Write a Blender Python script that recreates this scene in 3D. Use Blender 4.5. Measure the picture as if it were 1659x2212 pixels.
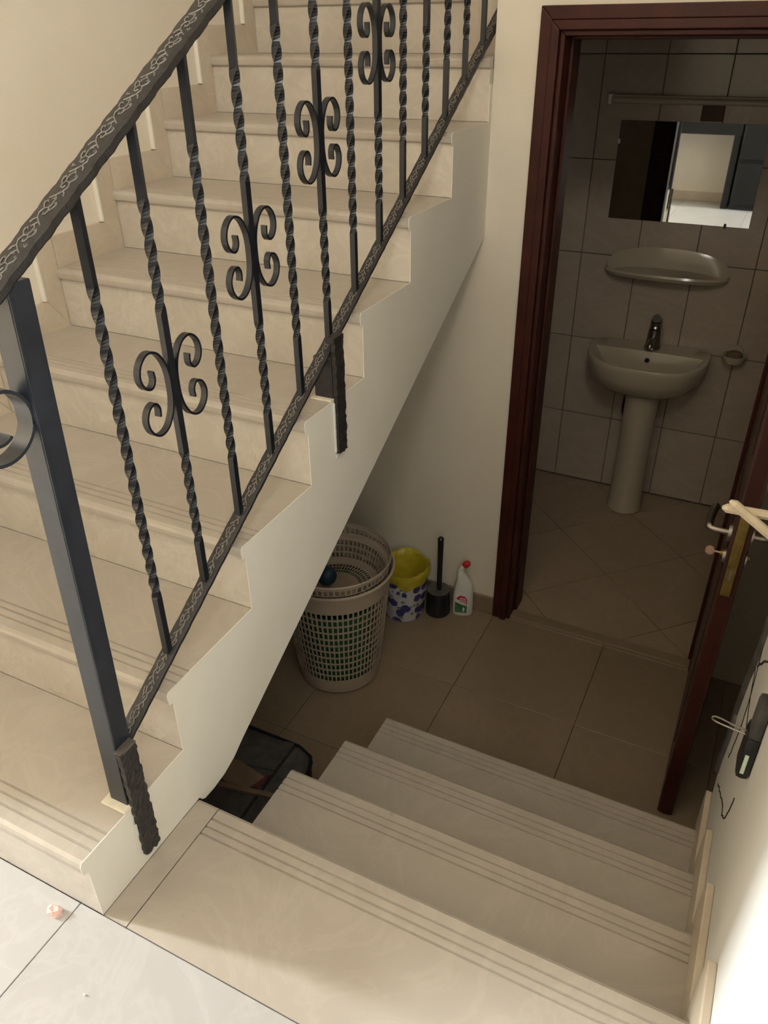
import bpy, bmesh, math, random
from mathutils import Vector, Matrix
random.seed(7)
for o in list(bpy.data.objects): bpy.data.objects.remove(o)
scene = bpy.context.scene
COL = scene.collection
pi = math.pi

# ------------------------------------------------------------------ camera
CP = Vector((0.8709, -0.5213, 1.4346)); YAW, PITCH, ROLL, FPX = -0.4639, -0.5577, -0.0117, 1677.5
f = Vector((math.sin(YAW)*math.cos(PITCH), math.cos(YAW)*math.cos(PITCH), math.sin(PITCH)))
r0 = Vector((math.cos(YAW), -math.sin(YAW), 0)); u0 = r0.cross(f)
r = math.cos(ROLL)*r0 + math.sin(ROLL)*u0; u = -math.sin(ROLL)*r0 + math.cos(ROLL)*u0
cam = bpy.data.cameras.new('camera'); camo = bpy.data.objects.new('camera', cam); COL.objects.link(camo)
cam.sensor_fit = 'VERTICAL'; cam.sensor_height = 24; cam.lens = 24*FPX/2212; cam.clip_start = .02
M = Matrix(((r.x, u.x, -f.x), (r.y, u.y, -f.y), (r.z, u.z, -f.z))).to_4x4(); M.translation = CP
camo.matrix_world = M; scene.camera = camo

# ------------------------------------------------------------------ world, lights, exposure
w = bpy.data.worlds.new('world'); scene.world = w; w.use_nodes = True
bg = w.node_tree.nodes['Background']; bg.inputs[0].default_value = (.75, .87, 1, 1); bg.inputs[1].default_value = 1.0
def area(name, loc, rot, sx, sy, power, col):
    l = bpy.data.lights.new(name, 'AREA'); l.shape = 'RECTANGLE'; l.size = sx; l.size_y = sy; l.energy = power; l.color = col
    o = bpy.data.objects.new(name, l); COL.objects.link(o); o.location = loc; o.rotation_euler = rot
    return o
# daylight through the glazed door at the far left end of the hall (faces +x)
area('daylight_hall_door', (-6.1, -1.12, 1.90), (pi/2, 0, -pi/2), .40, .7, 850, (.84, .925, 1))
# added fill lamp over the upper stair landing, no window there (faces -y)
area('fill_upper_stairs', (-.55, 4.35, 2.95), (-pi/2+.25, 0, 0), .8, .7, 10, (1, .95, .86))
# added lamp by the solid right wall, brightens the left stair wall (faces -x)
area('fill_left_wall', (1.03, -.35, 2.62), (pi/2+.38, 0, pi/2-.50), .9, .5, 52, (1, .95, .86))
vs = scene.view_settings; vs.view_transform = 'Standard'; vs.look = 'None'; vs.gamma = 1; vs.exposure = 0.03; vs.use_curve_mapping = False

# ------------------------------------------------------------------ materials
def new_mat(name):
    m = bpy.data.materials.new(name); m.use_nodes = True
    nt = m.node_tree; b = nt.nodes['Principled BSDF']
    return m, nt, b
def coords(nt, scale=1, kind='Object'):
    t = nt.nodes.new('ShaderNodeTexCoord'); mp = nt.nodes.new('ShaderNodeMapping')
    nt.links.new(t.outputs[kind], mp.inputs[0])
    mp.inputs['Scale'].default_value = (scale,)*3 if not isinstance(scale, tuple) else scale
    return mp.outputs[0]
def noise(nt, vec, sc, det=4, rough=.55, dist=0):
    n = nt.nodes.new('ShaderNodeTexNoise'); nt.links.new(vec, n.inputs['Vector'])
    n.inputs['Scale'].default_value = sc; n.inputs['Detail'].default_value = det
    n.inputs['Roughness'].default_value = rough; n.inputs['Distortion'].default_value = dist
    return n.outputs['Fac']
def ramp(nt, fac, stops):
    rp = nt.nodes.new('ShaderNodeValToRGB'); nt.links.new(fac, rp.inputs[0])
    el = rp.color_ramp.elements
    while len(el) < len(stops): el.new(.5)
    for e, (p, c) in zip(el, stops): e.position = p; e.color = (*c, 1)
    return rp.outputs[0]
def mix(nt, fac, a, b, mode='MIX'):
    m = nt.nodes.new('ShaderNodeMix'); m.data_type = 'RGBA'; m.blend_type = mode
    for sock, v in ((m.inputs[0], fac), (m.inputs[6], a), (m.inputs[7], b)):
        if hasattr(v, 'node'): nt.links.new(v, sock)
        elif isinstance(v, (int, float)): sock.default_value = v
        else: sock.default_value = (*v, 1)
    return m.outputs[2]
def bump(nt, b, h, strength=.2, dist=.002):
    n = nt.nodes.new('ShaderNodeBump'); nt.links.new(h, n.inputs['Height'])
    n.inputs['Strength'].default_value = strength; n.inputs['Distance'].default_value = dist
    nt.links.new(n.outputs[0], b.inputs['Normal'])
def worldpos(nt, scale=1):
    g = nt.nodes.new('ShaderNodeNewGeometry'); mp = nt.nodes.new('ShaderNodeMapping'); nt.links.new(g.outputs['Position'], mp.inputs[0])
    mp.inputs['Scale'].default_value = (scale,)*3 if not isinstance(scale, tuple) else scale
    return mp.outputs[0]
def plain(name, col, rough=.5, metal=0, var=.12, sc=20, bmp=0, spec=.5):
    m, nt, b = new_mat(name); v = coords(nt)
    n = noise(nt, v, sc)
    c = ramp(nt, n, [(.25, tuple(x*(1-var) for x in col)), (.75, tuple(min(1, x*(1+var)) for x in col))])
    nt.links.new(c, b.inputs['Base Color']); b.inputs['Roughness'].default_value = rough; b.inputs['Metallic'].default_value = metal
    b.inputs['Specular IOR Level'].default_value = spec
    if bmp: bump(nt, b, noise(nt, v, sc*3), bmp)
    return m
def marble(name, c1, c2, c3, rough=.28, sc=2.2):
    # cream porcelain with faint cloudy veins
    m, nt, b = new_mat(name); v = worldpos(nt)
    oi = nt.nodes.new('ShaderNodeObjectInfo'); add = nt.nodes.new('ShaderNodeVectorMath'); add.operation = 'MULTIPLY_ADD'
    cmb = nt.nodes.new('ShaderNodeCombineXYZ')
    for i in range(3): nt.links.new(oi.outputs['Random'], cmb.inputs[i])
    nt.links.new(cmb.outputs[0], add.inputs[0]); add.inputs[1].default_value = (9, 5, 7); nt.links.new(v, add.inputs[2])
    v = add.outputs[0]
    n = noise(nt, v, sc, 4, .5, .8)
    c = ramp(nt, n, [(.18, c1), (.5, c2), (.82, c3)])
    vn = noise(nt, v, sc*1.6, 5, .6, 2.5); vein = ramp(nt, vn, [(.44, (1, 1, 1)), (.5, (1.10, 1.10, 1.10)), (.56, (1, 1, 1))]); c = mix(nt, .7, c, vein, 'MULTIPLY')
    sp = noise(nt, v, 160, 2)
    spot = ramp(nt, sp, [(.22, (.72, .70, .66)), (.30, (1, 1, 1))])
    c = mix(nt, .35, c, spot, 'MULTIPLY')
    nt.links.new(c, b.inputs['Base Color']); b.inputs['Roughness'].default_value = rough
    rr = ramp(nt, noise(nt, v, 7, 5), [(.2, (rough*.95,)*3), (.8, (min(1, rough*1.2),)*3)]); nt.links.new(rr, b.inputs['Roughness'])
    return m
def paint(name, col, dirt, rough=.65):
    m, nt, b = new_mat(name); v = worldpos(nt)
    n = noise(nt, v, 1.7, 6, .6, .5); c = ramp(nt, n, [(.28, dirt), (.62, col)])
    sc = noise(nt, worldpos(nt, (22, 22, 9)), 1.0, 3, .5, .6)
    sm = ramp(nt, sc, [(.22, (.80, .78, .74)), (.27, (1, 1, 1))]); c = mix(nt, .5, c, sm, 'MULTIPLY')
    nt.links.new(c, b.inputs['Base Color']); b.inputs['Roughness'].default_value = rough
    bump(nt, b, noise(nt, v, 140, 3), .12, .001)
    return m
MAT = {}
MAT['tread'] = marble('stair_porcelain', (.43, .37, .30), (.475, .415, .345), (.51, .455, .385))  # toned darker than the risers, shading of level light put into the colour
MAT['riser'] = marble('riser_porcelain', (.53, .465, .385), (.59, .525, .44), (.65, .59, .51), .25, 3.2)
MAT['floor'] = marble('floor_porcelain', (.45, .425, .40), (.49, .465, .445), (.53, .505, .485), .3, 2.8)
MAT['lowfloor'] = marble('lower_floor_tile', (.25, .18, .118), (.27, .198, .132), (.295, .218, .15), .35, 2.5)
MAT['grout'] = plain('grout', (.33, .29, .25), .9, var=.25, sc=60)
MAT['bathgrout'] = plain('bath_grout', (.16, .13, .10), .9, var=.2, sc=60)
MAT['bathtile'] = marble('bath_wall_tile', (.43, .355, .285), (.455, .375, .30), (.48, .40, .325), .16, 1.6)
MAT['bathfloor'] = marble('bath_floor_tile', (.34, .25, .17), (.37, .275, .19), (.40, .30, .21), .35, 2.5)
MAT['skirt'] = marble('skirting_tile', (.52, .43, .32), (.60, .505, .385), (.65, .56, .44), .35, 3)
MAT['wall'] = paint('cream_paint', (.80, .72, .595), (.755, .66, .52))
MAT['stringer'] = paint('stringer_paint', (.83, .785, .685), (.78, .715, .58))
MAT['whitewall'] = paint('white_paint', (.72, .695, .645), (.69, .65, .58))
MAT['ceil'] = paint('ceiling_paint', (.62, .58, .50), (.60, .55, .47))
MAT['iron'] = plain('black_iron', (.009, .010, .014), .36, 0, .35, 40, .12)
MAT['ironpost'] = plain('black_iron_post', (.020, .024, .034), .33, 0, .3, 25, .08, .6)
MAT['rail'] = plain('hammered_iron', (.022, .019, .018), .45, 0, .35, 90, .5)
MAT['vine'] = plain('rubbed_relief', (.22, .20, .175), .5, 0, .35, 160)
MAT['mahogany'] = plain('mahogany', (.050, .011, .007), .45, 0, .3, 12, .05, .3)
MAT['doordark'] = plain('door_veneer', (.045, .016, .011), .4, 0, .3, 10)
MAT['ceramic'] = plain('beige_ceramic', (.50, .43, .33), .14, 0, .04, 4)
MAT['chrome'] = plain('dull_chrome', (.32, .30, .28), .3, 1, .15, 30)
MAT['steel'] = plain('dull_steel', (.38, .34, .30), .35, 1, .15, 30)
MAT['brass'] = plain('worn_brass', (.30, .22, .075), .5, 1, .25, 60)
MAT['black'] = plain('black_plastic', (.010, .011, .013), .32, 0, .3, 30)
MAT['basket'] = plain('beige_plastic', (.42, .335, .25), .45, 0, .06, 10)
MAT['green'] = plain('green_plastic', (.035, .16, .055), .5, 0, .4, 14)
MAT['ball'] = plain('dark_blue_rubber', (.015, .045, .075), .5, 0, .3, 12)
MAT['yellow'] = plain('yellow_bag', (.50, .40, .03), .35, 0, .25, 18, .3)
MAT['white'] = plain('white_plastic', (.74, .72, .66), .3, 0, .04, 10)
MAT['red'] = plain('red_plastic', (.55, .02, .025), .35, 0, .15, 20)
MAT['labelgreen'] = plain('label_green', (.04, .16, .06), .4, 0, .6, 60)
MAT['labelred'] = plain('label_red', (.45, .015, .03), .4, 0, .15, 60)
MAT['labelwhite'] = plain('label_white', (.75, .74, .72), .4, 0, .05, 60)
MAT['fabric'] = plain('dark_fabric', (.065, .06, .055), .85, 0, .4, 30, .5)
MAT['card'] = plain('cardboard', (.20, .13, .08), .85, 0, .2, 20)
MAT['maroon'] = plain('maroon_card', (.10, .025, .025), .8, 0, .2, 20)
MAT['wood'] = plain('pale_wood', (.72, .60, .43), .6, 0, .12, 30)
MAT['sealant'] = plain('sealant', (.74, .66, .52), .7, 0, .12, 60)
MAT['crack'] = plain('crack_dark', (.02, .016, .012), .95)
MAT['darkfurn'] = plain('dark_stained_wood', (.007, .0065, .0065), .8, 0, .2, 12)
MAT['sticker'] = plain('pale_green_sticker', (.70, .80, .66), .5, 0, .08, 90)
MAT['pink'] = plain('pink_wrapper', (.72, .48, .42), .45, 0, .18, 60)
MAT['key'] = plain('copper_key', (.55, .36, .27), .4, .3, .1, 20)
MAT['bracket'] = plain('brown_bracket', (.10, .055, .03), .7, 0, .15, 20)
MAT['cutmetal'] = plain('dusty_cut_metal', (.10, .085, .07), .7)
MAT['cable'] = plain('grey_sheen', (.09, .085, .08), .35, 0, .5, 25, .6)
m, nt, b = new_mat('mirror_glass'); b.inputs['Base Color'].default_value = (.86, .88, .86, 1); b.inputs['Metallic'].default_value = 1; b.inputs['Roughness'].default_value = .015
MAT['mirror'] = m
# floral print on the waste bin
m, nt, b = new_mat('floral_print'); v = coords(nt)
def flowers(nt, v, sc, lo, hi, seed):
    vo = nt.nodes.new('ShaderNodeTexVoronoi'); mp = nt.nodes.new('ShaderNodeMapping'); nt.links.new(v, mp.inputs[0]); mp.inputs['Location'].default_value = (seed, seed*.7, seed*.3)
    nt.links.new(mp.outputs[0], vo.inputs['Vector']); vo.inputs['Scale'].default_value = sc
    return ramp(nt, vo.outputs['Distance'], [(lo, (1, 1, 1)), (hi, (0, 0, 0))])
dn = nt.nodes.new('ShaderNodeTexNoise'); nt.links.new(v, dn.inputs['Vector']); dn.inputs['Scale'].default_value = 45
dv = nt.nodes.new('ShaderNodeVectorMath'); dv.operation = 'MULTIPLY_ADD'; nt.links.new(dn.outputs['Color'], dv.inputs[0]); dv.inputs[1].default_value = (.022,)*3; nt.links.new(v, dv.inputs[2]); v = dv.outputs[0]
fl = flowers(nt, v, 22, .42, .46, 0); gr = flowers(nt, v, 34, .26, .34, 3.3)
petal = ramp(nt, noise(nt, v, 130, 3), [(.4, (.025, .02, .14)), (.65, (.11, .09, .34))])
c = mix(nt, gr, (.66, .66, .66), (.22, .27, .16)); c = mix(nt, fl, c, petal)
nt.links.new(c, b.inputs['Base Color']); b.inputs['Roughness'].default_value = .35; MAT['floral'] = m

# ------------------------------------------------------------------ helpers
def wl(o):
    v = Vector(o.location); p = o.parent
    while p: v += Vector(p.location); p = p.parent
    return v
def link(name, me, mat, parent=None, loc=(0, 0, 0)):
    o = bpy.data.objects.new(name, me); COL.objects.link(o); o.location = loc
    if mat and not me.materials: me.materials.append(MAT[mat] if isinstance(mat, str) else mat)
    if parent: o.parent = parent
    return o
def obj(name, V, F, mat, parent=None, smooth=False, origin=None):
    """world coordinates in; stored relative to the parent (or to origin)"""
    base = wl(parent) if parent else Vector((0, 0, 0))
    org = Vector(origin) if origin else base
    me = bpy.data.meshes.new(name); me.from_pydata([tuple(Vector(v)-org) for v in V], [], F); me.update()
    bm = bmesh.new(); bm.from_mesh(me); bmesh.ops.recalc_face_normals(bm, faces=bm.faces); bm.to_mesh(me); bm.free()
    if smooth:
        for p in me.polygons: p.use_smooth = True
        try: me.set_sharp_from_angle(angle=math.radians(38))
        except Exception: pass
    return link(name, me, mat, parent, tuple(org-base))
def thing(name, label, cat, loc, group=None):
    o = bpy.data.objects.new(name, None); COL.objects.link(o); o.location = loc; o.empty_display_size = .05
    return tag(o, label, cat, group)
def tag(o, label=None, cat=None, group=None, kind=None):
    if label: o['label'] = label
    if cat: o['category'] = cat
    if group: o['group'] = group
    if kind: o['kind'] = kind
    return o
class G:
    """geometry collector"""
    def __init__(s): s.V = []; s.F = []
    def add(s, V, F):
        n = len(s.V); s.V += [tuple(v) for v in V]; s.F += [tuple(i+n for i in q) for q in F]; return s
    def box(s, x0, x1, y0, y1, z0, z1):
        return s.add([(x, y, z) for x in (x0, x1) for y in (y0, y1) for z in (z0, z1)],
            [(0, 1, 3, 2), (4, 6, 7, 5), (0, 4, 5, 1), (2, 3, 7, 6), (0, 2, 6, 4), (1, 5, 7, 3)])
    def bbox(s, x0, x1, y0, y1, z0, z1, b=.003):
        bm = bmesh.new(); bmesh.ops.create_cube(bm, size=1)
        for v in bm.verts: v.co = Vector(((x0+x1)/2+v.co.x*(x1-x0), (y0+y1)/2+v.co.y*(y1-y0), (z0+z1)/2+v.co.z*(z1-z0)))
        bmesh.ops.bevel(bm, geom=bm.edges[:], offset=b, segments=2, affect='EDGES', profile=.6)
        bm.verts.index_update(); s.add([v.co[:] for v in bm.verts], [[v.index for v in q.verts] for q in bm.faces]); bm.free(); return s
    def prism(s, poly, a0, a1, axis='x'):
        """poly of 2-D points; axis x: (y,z), y: (x,z), z: (x,y)"""
        n = len(poly)
        def P(p, a): return {'x': (a, p[0], p[1]), 'y': (p[0], a, p[1]), 'z': (p[0], p[1], a)}[axis]
        V = [P(p, a0) for p in poly]+[P(p, a1) for p in poly]
        F = [tuple(range(n)), tuple(range(2*n-1, n-1, -1))]+[(i, i+n, (i+1) % n+n, (i+1) % n) for i in range(n)]
        return s.add(V, F)
    def tube(s, pts, rad, n=8, cap=True, up=None):
        pts = [Vector(p) for p in pts]; R = rad if isinstance(rad, (list, tuple)) else [rad]*len(pts)
        V = []; prev = None
        for i, p in enumerate(pts):
            t = (pts[min(i+1, len(pts)-1)]-pts[max(i-1, 0)]).normalized()
            if prev is None: a = t.orthogonal().normalized() if up is None else (Vector(up)-t*t.dot(Vector(up))).normalized()
            else: a = (prev-t*prev.dot(t)).normalized()
            prev = a; c = t.cross(a)
            for k in range(n): V.append(p+(a*math.cos(2*pi*k/n)+c*math.sin(2*pi*k/n))*R[i])
        F = [(i*n+k, i*n+(k+1) % n, (i+1)*n+(k+1) % n, (i+1)*n+k) for i in range(len(pts)-1) for k in range(n)]
        if cap: F += [tuple(range(n)), tuple(range((len(pts)-1)*n, len(pts)*n))]
        return s.add(V, F)
    def lathe(s, prof, c, n=32, sx=1, sy=1, wob=None):
        """prof: (radius, z) list; c: centre"""
        V = []
        for j, (ra, z) in enumerate(prof):
            for k in range(n):
                a = 2*pi*k/n; q = ra*(1+(wob(j, a) if wob else 0))
                V.append((c[0]+q*math.cos(a)*sx, c[1]+q*math.sin(a)*sy, c[2]+z))
        F = [(j*n+k, j*n+(k+1) % n, (j+1)*n+(k+1) % n, (j+1)*n+k) for j in range(len(prof)-1) for k in range(n)]
        F += [tuple(range(n)), tuple(range((len(prof)-1)*n, len(prof)*n))]
        return s.add(V, F)
    def ribbon(s, pts, wdir, wid, th):
        """flat bar swept along pts, width along wdir"""
        pts = [Vector(p) for p in pts]; wd = Vector(wdir).normalized(); V = []
        for i, p in enumerate(pts):
            t = (pts[min(i+1, len(pts)-1)]-pts[max(i-1, 0)]).normalized(); nn = t.cross(wd).normalized()
            for a, c in ((-1, -1), (1, -1), (1, 1), (-1, 1)): V.append(p+wd*wid/2*a+nn*th/2*c)
        n = 4
        F = [(i*n+k, i*n+(k+1) % n, (i+1)*n+(k+1) % n, (i+1)*n+k) for i in range(len(pts)-1) for k in range(n)]
        F += [(0, 1, 2, 3), tuple(range((len(pts)-1)*n, len(pts)*n))]
        return s.add(V, F)
    def out(s, name, mat, parent=None, smooth=False, origin=None): return obj(name, s.V, s.F, mat, parent, smooth, origin)
def crom(P, k=6, closed=False):
    P = [Vector(p) for p in P]; out = []
    for i in range(len(P)-1):
        a = P[max(i-1, 0)]; b_ = P[i]; c = P[i+1]; d = P[min(i+2, len(P)-1)]
        for j in range(k):
            t = j/k; out.append(.5*((2*b_)+(c-a)*t+(2*a-5*b_+4*c-d)*t*t+(3*b_-a-3*c+d)*t**3))
    out.append(P[-1]); return out
def bevel(o, wd=.003, seg=2):
    md = o.modifiers.new('bevel', 'BEVEL'); md.width = wd; md.segments = seg; md.limit_method = 'ANGLE'; return o

# ------------------------------------------------------------------ dimensions (metres, z=0 the upper floor)
R, T, OV = .17, .279, .012           # upward flight: riser, going, nosing
RD, TD, N1 = .169, .2736, .2965      # downward flight
XL, XW, YW, ZL = -1.011, 1.048, 1.975, -.676
XS = .056                            # open left end of the downward treads
TILE = .46
H = 3.4

# ------------------------------------------------------------------ the setting: floors
fl = G().box(-6.2, XW+.1, -1.45, .0, -.15, -.012).out('floor_upper', 'grout'); tag(fl, kind='structure')
def slab(name, x0, x1, y0, y1, z1, th, mat, parent, gap=.0008):
    return bevel(G().box(x0+gap, x1-gap, y0+gap, y1-gap, z1-th, z1).out(name, mat, parent, origin=((x0+x1)/2, (y0+y1)/2, z1-th)), .0012, 1)
xs = [-.057+.6*k for k in range(-11, 3)]+[XW]
for i in range(len(xs)-1):
    if xs[i] > XW: continue
    for y0, y1 in ((-.6, 0), (-1.2, -.6), (-1.34, -1.2)):
        slab('tile', max(xs[i], -6.18), min(xs[i+1], XW), y0, y1, 0, .012, 'floor', fl)
lf = G().box(-1.05, 2.2, .1, 2.0, ZL-.1, ZL-.012).out('floor_lower', 'grout'); tag(lf, kind='structure')
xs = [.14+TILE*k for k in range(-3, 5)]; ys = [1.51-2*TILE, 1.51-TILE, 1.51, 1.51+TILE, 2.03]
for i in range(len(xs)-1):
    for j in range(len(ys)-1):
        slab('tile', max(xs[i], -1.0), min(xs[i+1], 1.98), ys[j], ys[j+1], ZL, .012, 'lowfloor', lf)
# bathroom floor, tiles laid on the diagonal
bf = G().box(-.12, 1.2, 2.03, 3.3, ZL-.1, ZL-.02).out('floor_bathroom', 'bathgrout'); tag(bf, kind='structure')
def clip(poly, x0, x1, y0, y1):
    for ax, val, sgn in ((0, x0, 1), (0, x1, -1), (1, y0, 1), (1, y1, -1)):
        out = []
        for i in range(len(poly)):
            a, b_ = poly[i], poly[(i+1) % len(poly)]; da = (a[ax]-val)*sgn; db = (b_[ax]-val)*sgn
            if da >= 0: out.append(a)
            if da*db < 0: t = da/(da-db); out.append((a[0]+(b_[0]-a[0])*t, a[1]+(b_[1]-a[1])*t))
        poly = out
        if len(poly) < 3: return None
    return poly
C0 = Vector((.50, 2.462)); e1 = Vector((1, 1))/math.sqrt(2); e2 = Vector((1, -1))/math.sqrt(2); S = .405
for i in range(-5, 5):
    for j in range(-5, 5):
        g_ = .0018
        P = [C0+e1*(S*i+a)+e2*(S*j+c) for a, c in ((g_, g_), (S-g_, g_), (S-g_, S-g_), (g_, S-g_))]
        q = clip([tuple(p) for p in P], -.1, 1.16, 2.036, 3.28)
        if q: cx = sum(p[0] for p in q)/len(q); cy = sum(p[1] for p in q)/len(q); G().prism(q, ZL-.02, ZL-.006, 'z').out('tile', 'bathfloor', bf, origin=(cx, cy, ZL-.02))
th_ = bevel(G().box(.14, 1.0, 1.985, 2.036, ZL-.02, ZL+.006).out('trim_threshold', 'lowfloor'), .004); tag(th_, kind='structure')

# ------------------------------------------------------------------ walls
def struct(o): return tag(o, kind='structure')
struct(G().box(XL-.12, XL, -.13, 4.7, ZL-.1, H).box(-6.2, XL, .02, .14, -.02, H).out('wall_left', 'wall'))
struct(G().box(-6.3, 1.2, -1.45, -1.33, -.05, H).out('wall_front', 'wall'))
struct(G().box(-6.3, -6.2, -.87, .14, -.05, H).box(-6.3, -6.2, -1.33, -.87, 2.3, H).box(-6.3, -6.2, -1.33, -.87, -.05, 1.5).out('wall_hall_end', 'wall'))
# door wall
wb = G(); wb.box(0, .165, YW, 2.1, ZL-.05, H); wb.box(.96, 1.3, YW, 2.1, ZL-.05, H); wb.box(.165, .96, YW, 2.1, 1.42, H)
struct(wb.box(-1.2, 0, YW, YW+.06, ZL-.05, .95).out('wall_back', 'wall'))
struct(G().box(-1.2, 1.2, 4.62, 4.74, ZL-.1, H).out('wall_stair_top', 'wall'))
struct(G().box(-.0, .06, 2.1, 4.62, 1.9, H).out('wall_stair_right', 'wall'))
struct(G().box(-6.3, 1.3, -1.45, 4.74, H, H+.1).out('ceiling', 'ceil'))
# right wall: plaster with a broken edge beside the door
edge = [(1.16, H), (1.15, .6), (1.125, .33), (1.105, .235), (1.122, .15), (1.16, .05), (1.175, -.02), (1.185, -.09), (1.165, -.12), (1.172, -.18), (1.195, -.27), (1.19, -.32), (1.165, -.36), (1.15, -.42), (1.148, ZL-.05)]
wr = G(); wr.prism([(-1.33, -.05), (.1, -.05), (.1, ZL-.05)]+edge[::-1]+[(-1.33, H)], XW, 1.16, 'x')
wr.box(1.16, 1.24, 1.0, YW, 1.45, H).box(1.16, 2.1, 1.05, 1.13, ZL-.05, 1.5).box(1.16, 2.1, YW, YW+.1, ZL-.05, 1.5).box(2.1, 2.2, 1.05, YW+.1, ZL-.05, 1.5).box(1.16, 2.2, 1.05, YW+.1, 1.5, 1.56)
wro = struct(wr.out('wall_right', 'whitewall'))
for P, rad in (([(.62, .50), (.70, .40), (.83, .36), (.98, .25), (1.07, .16)], .003),
               ([(1.12, .13), (1.00, .10), (.92, .10)], .002), ([(.90, .10), (.80, .17), (.70, .19)], .0018),
               ([(1.09, -.28), (1.00, -.21), (.90, -.13), (.83, -.10), (.78, -.03), (.75, .06)], .0022),
               ([(1.10, .22), (1.02, .08), (1.03, -.06), (1.06, -.14)], .002)):
    pts = []
    for i, p in enumerate(crom([(XW, a, c) for a, c in P], 5)): pts.append(p+Vector((0, random.uniform(-.004, .004), random.uniform(-.004, .004))))
    G().tube(pts, rad, 5).out('crack', 'crack', wro)
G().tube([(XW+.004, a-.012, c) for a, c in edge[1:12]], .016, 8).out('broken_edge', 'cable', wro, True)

# stepped skirting on the stair wall (one tile along the going, one up the riser)
bl = bpy.data.objects.new('baseboard_left', None); COL.objects.link(bl); bl.location = (XL, 0, 0); struct(bl)
SK = .012
for k in range(1, 12):
    y0, y1, z0 = (k-1)*T, k*T, k*R
    a = .068
    G().prism([(y0-OV, z0), (y1, z0), (y1-a, z0+.088), (y0-a if k > 1 else y0-OV, z0+.088)] if k == 1 else
              [(y0, z0), (y1, z0), (y1-a, z0+.088), (y0, z0+.088)], XL, XL+SK, 'x').out('skirting_tile', 'skirt', bl)
    bevel(G().prism([(y1, z0), (y1, z0+R+.088), (y1-a, z0+R+.088), (y1-a, z0+.088)], XL, XL+SK, 'x').out('skirting_tile', 'skirt', bl), .004)
    bevel(G().box(XL, XL+SK+.004, y1-a-.010, y1-a, z0+.090, z0+R+.088).out('plaster_edge', 'stringer', bl), .003)
# stepped skirting on the right wall going down
br = bpy.data.objects.new('baseboard_right', None); COL.objects.link(br); br.location = (XW, 0, 0); struct(br)
X0 = XW-.016
for n in range(4):
    ya = (N1+(n-1)*TD+.06) if n else -.46; yb = N1+n*TD; z0 = -n*RD
    zt = z0+.115
    bevel(G().prism([(ya, z0), (yb, z0), (yb, z0-RD+.0), (yb+.06, z0-RD), (yb+.06, z0+.06), (yb+.045, zt), (ya, zt)], X0, XW, 'x').out('skirting_tile', 'skirt', br), .003)
bb = struct(bevel(G().box(-1.0, .134, YW-.012, YW, ZL, ZL+.085).out('baseboard_back', 'lowfloor'), .003))
struct(bevel(G().box(-6.2, XW, -1.33, -1.318, 0, .085).out('baseboard_front', 'skirt'), .003))
# dark space under the upper landing
struct(G().box(-1.0, XW, -.1, .255, ZL, -.034).out('wall_under_landing', 'stringer'))

# ------------------------------------------------------------------ treads
def tread_profile(yn, yb, zt, th=.03, s=1, gro=(.033, .053, .071)):
    """closed (y,z) outline; nose at yn, back at yb; s=+1 nose towards -y, s=-1 nose towards +y"""
    P = [(yb, zt-th), (yn+s*.006, zt-th), (yn+s*.001, zt-th+.004), (yn, zt-th+.010), (yn, zt-.011), (yn+s*.003, zt-.004), (yn+s*.010, zt)]
    for g_ in gro: P += [(yn+s*(g_-.0026), zt), (yn+s*(g_-.0012), zt-.004), (yn+s*(g_+.0012), zt-.004), (yn+s*(g_+.0026), zt)]
    P.append((yb, zt)); return P
st = thing('staircase', 'cream tiled staircase rising behind the black railing', 'staircase', (-.5, 0, 0))
NST = 12
for k in range(1, NST+1):
    xr = -.0022 if k <= 7 else (-.004 if k == 8 else -.12)
    if k == 8: xr = -.002
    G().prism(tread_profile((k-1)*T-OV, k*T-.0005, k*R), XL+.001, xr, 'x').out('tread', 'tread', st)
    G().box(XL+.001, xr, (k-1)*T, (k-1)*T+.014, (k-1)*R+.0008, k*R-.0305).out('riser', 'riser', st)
SOF = lambda y: .063+.558*(y-.539)
# painted outer face, follows the stepped profile and nosings
P = [(0, 0)]
for k in range(1, 8):
    y, z = (k-1)*T, k*R
    P += [(y, z-.034), (y-OV+.002, z-.031), (y-OV, z-.02), (y-OV, z-.008), (y-OV+.005, z), (k*T, z)]
P += [(7*T, 7*R+.1), (YW+.02, 7*R+.1), (YW+.02, SOF(YW)), (.46, SOF(.46)), (.425, -.004), (.385, -.018), (.345, -.022), (.312, -.020), (.302, -.012), (.2965, 0)]
G().prism(P, -.002, 0, 'x').out('painted_stringer', 'stringer', st)
P = [(.016, 0)]
for k in range(1, NST+1): P += [((k-1)*T+.015, k*R-.031), (k*T+.015, k*R-.031)]
P += [(NST*T+.015, SOF(NST*T)), (.46, SOF(.46)), (.425, -.004), (.345, -.022), (.312, -.020), (.302, -.012), (.2965, 0)]
# core: full width below the wall, narrower beyond
def core(poly, y0, y1, x0, x1):
    out = []
    for ax, val, sgn in ((0, y0, 1), (0, y1, -1)):
        out = []
        for i in range(len(poly)):
            a, b_ = poly[i], poly[(i+1) % len(poly)]; da = (a[0]-val)*sgn; db = (b_[0]-val)*sgn
            if da >= 0: out.append(a)
            if da*db < 0: t = da/(da-db); out.append((val, a[1]+(b_[1]-a[1])*t))
        poly = out
    return G().prism(poly, x0, x1, 'x')
core(P, -1, YW+.02, XL+.001, -.0025).out('concrete_core', 'stringer', st)
core(P, YW+.02, 9, XL+.001, -.125).out('concrete_core', 'stringer', st)
G().box(XL, 0, NST*T, 4.62, NST*R-.2, NST*R).out('top_landing', 'tread', st)

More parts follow.
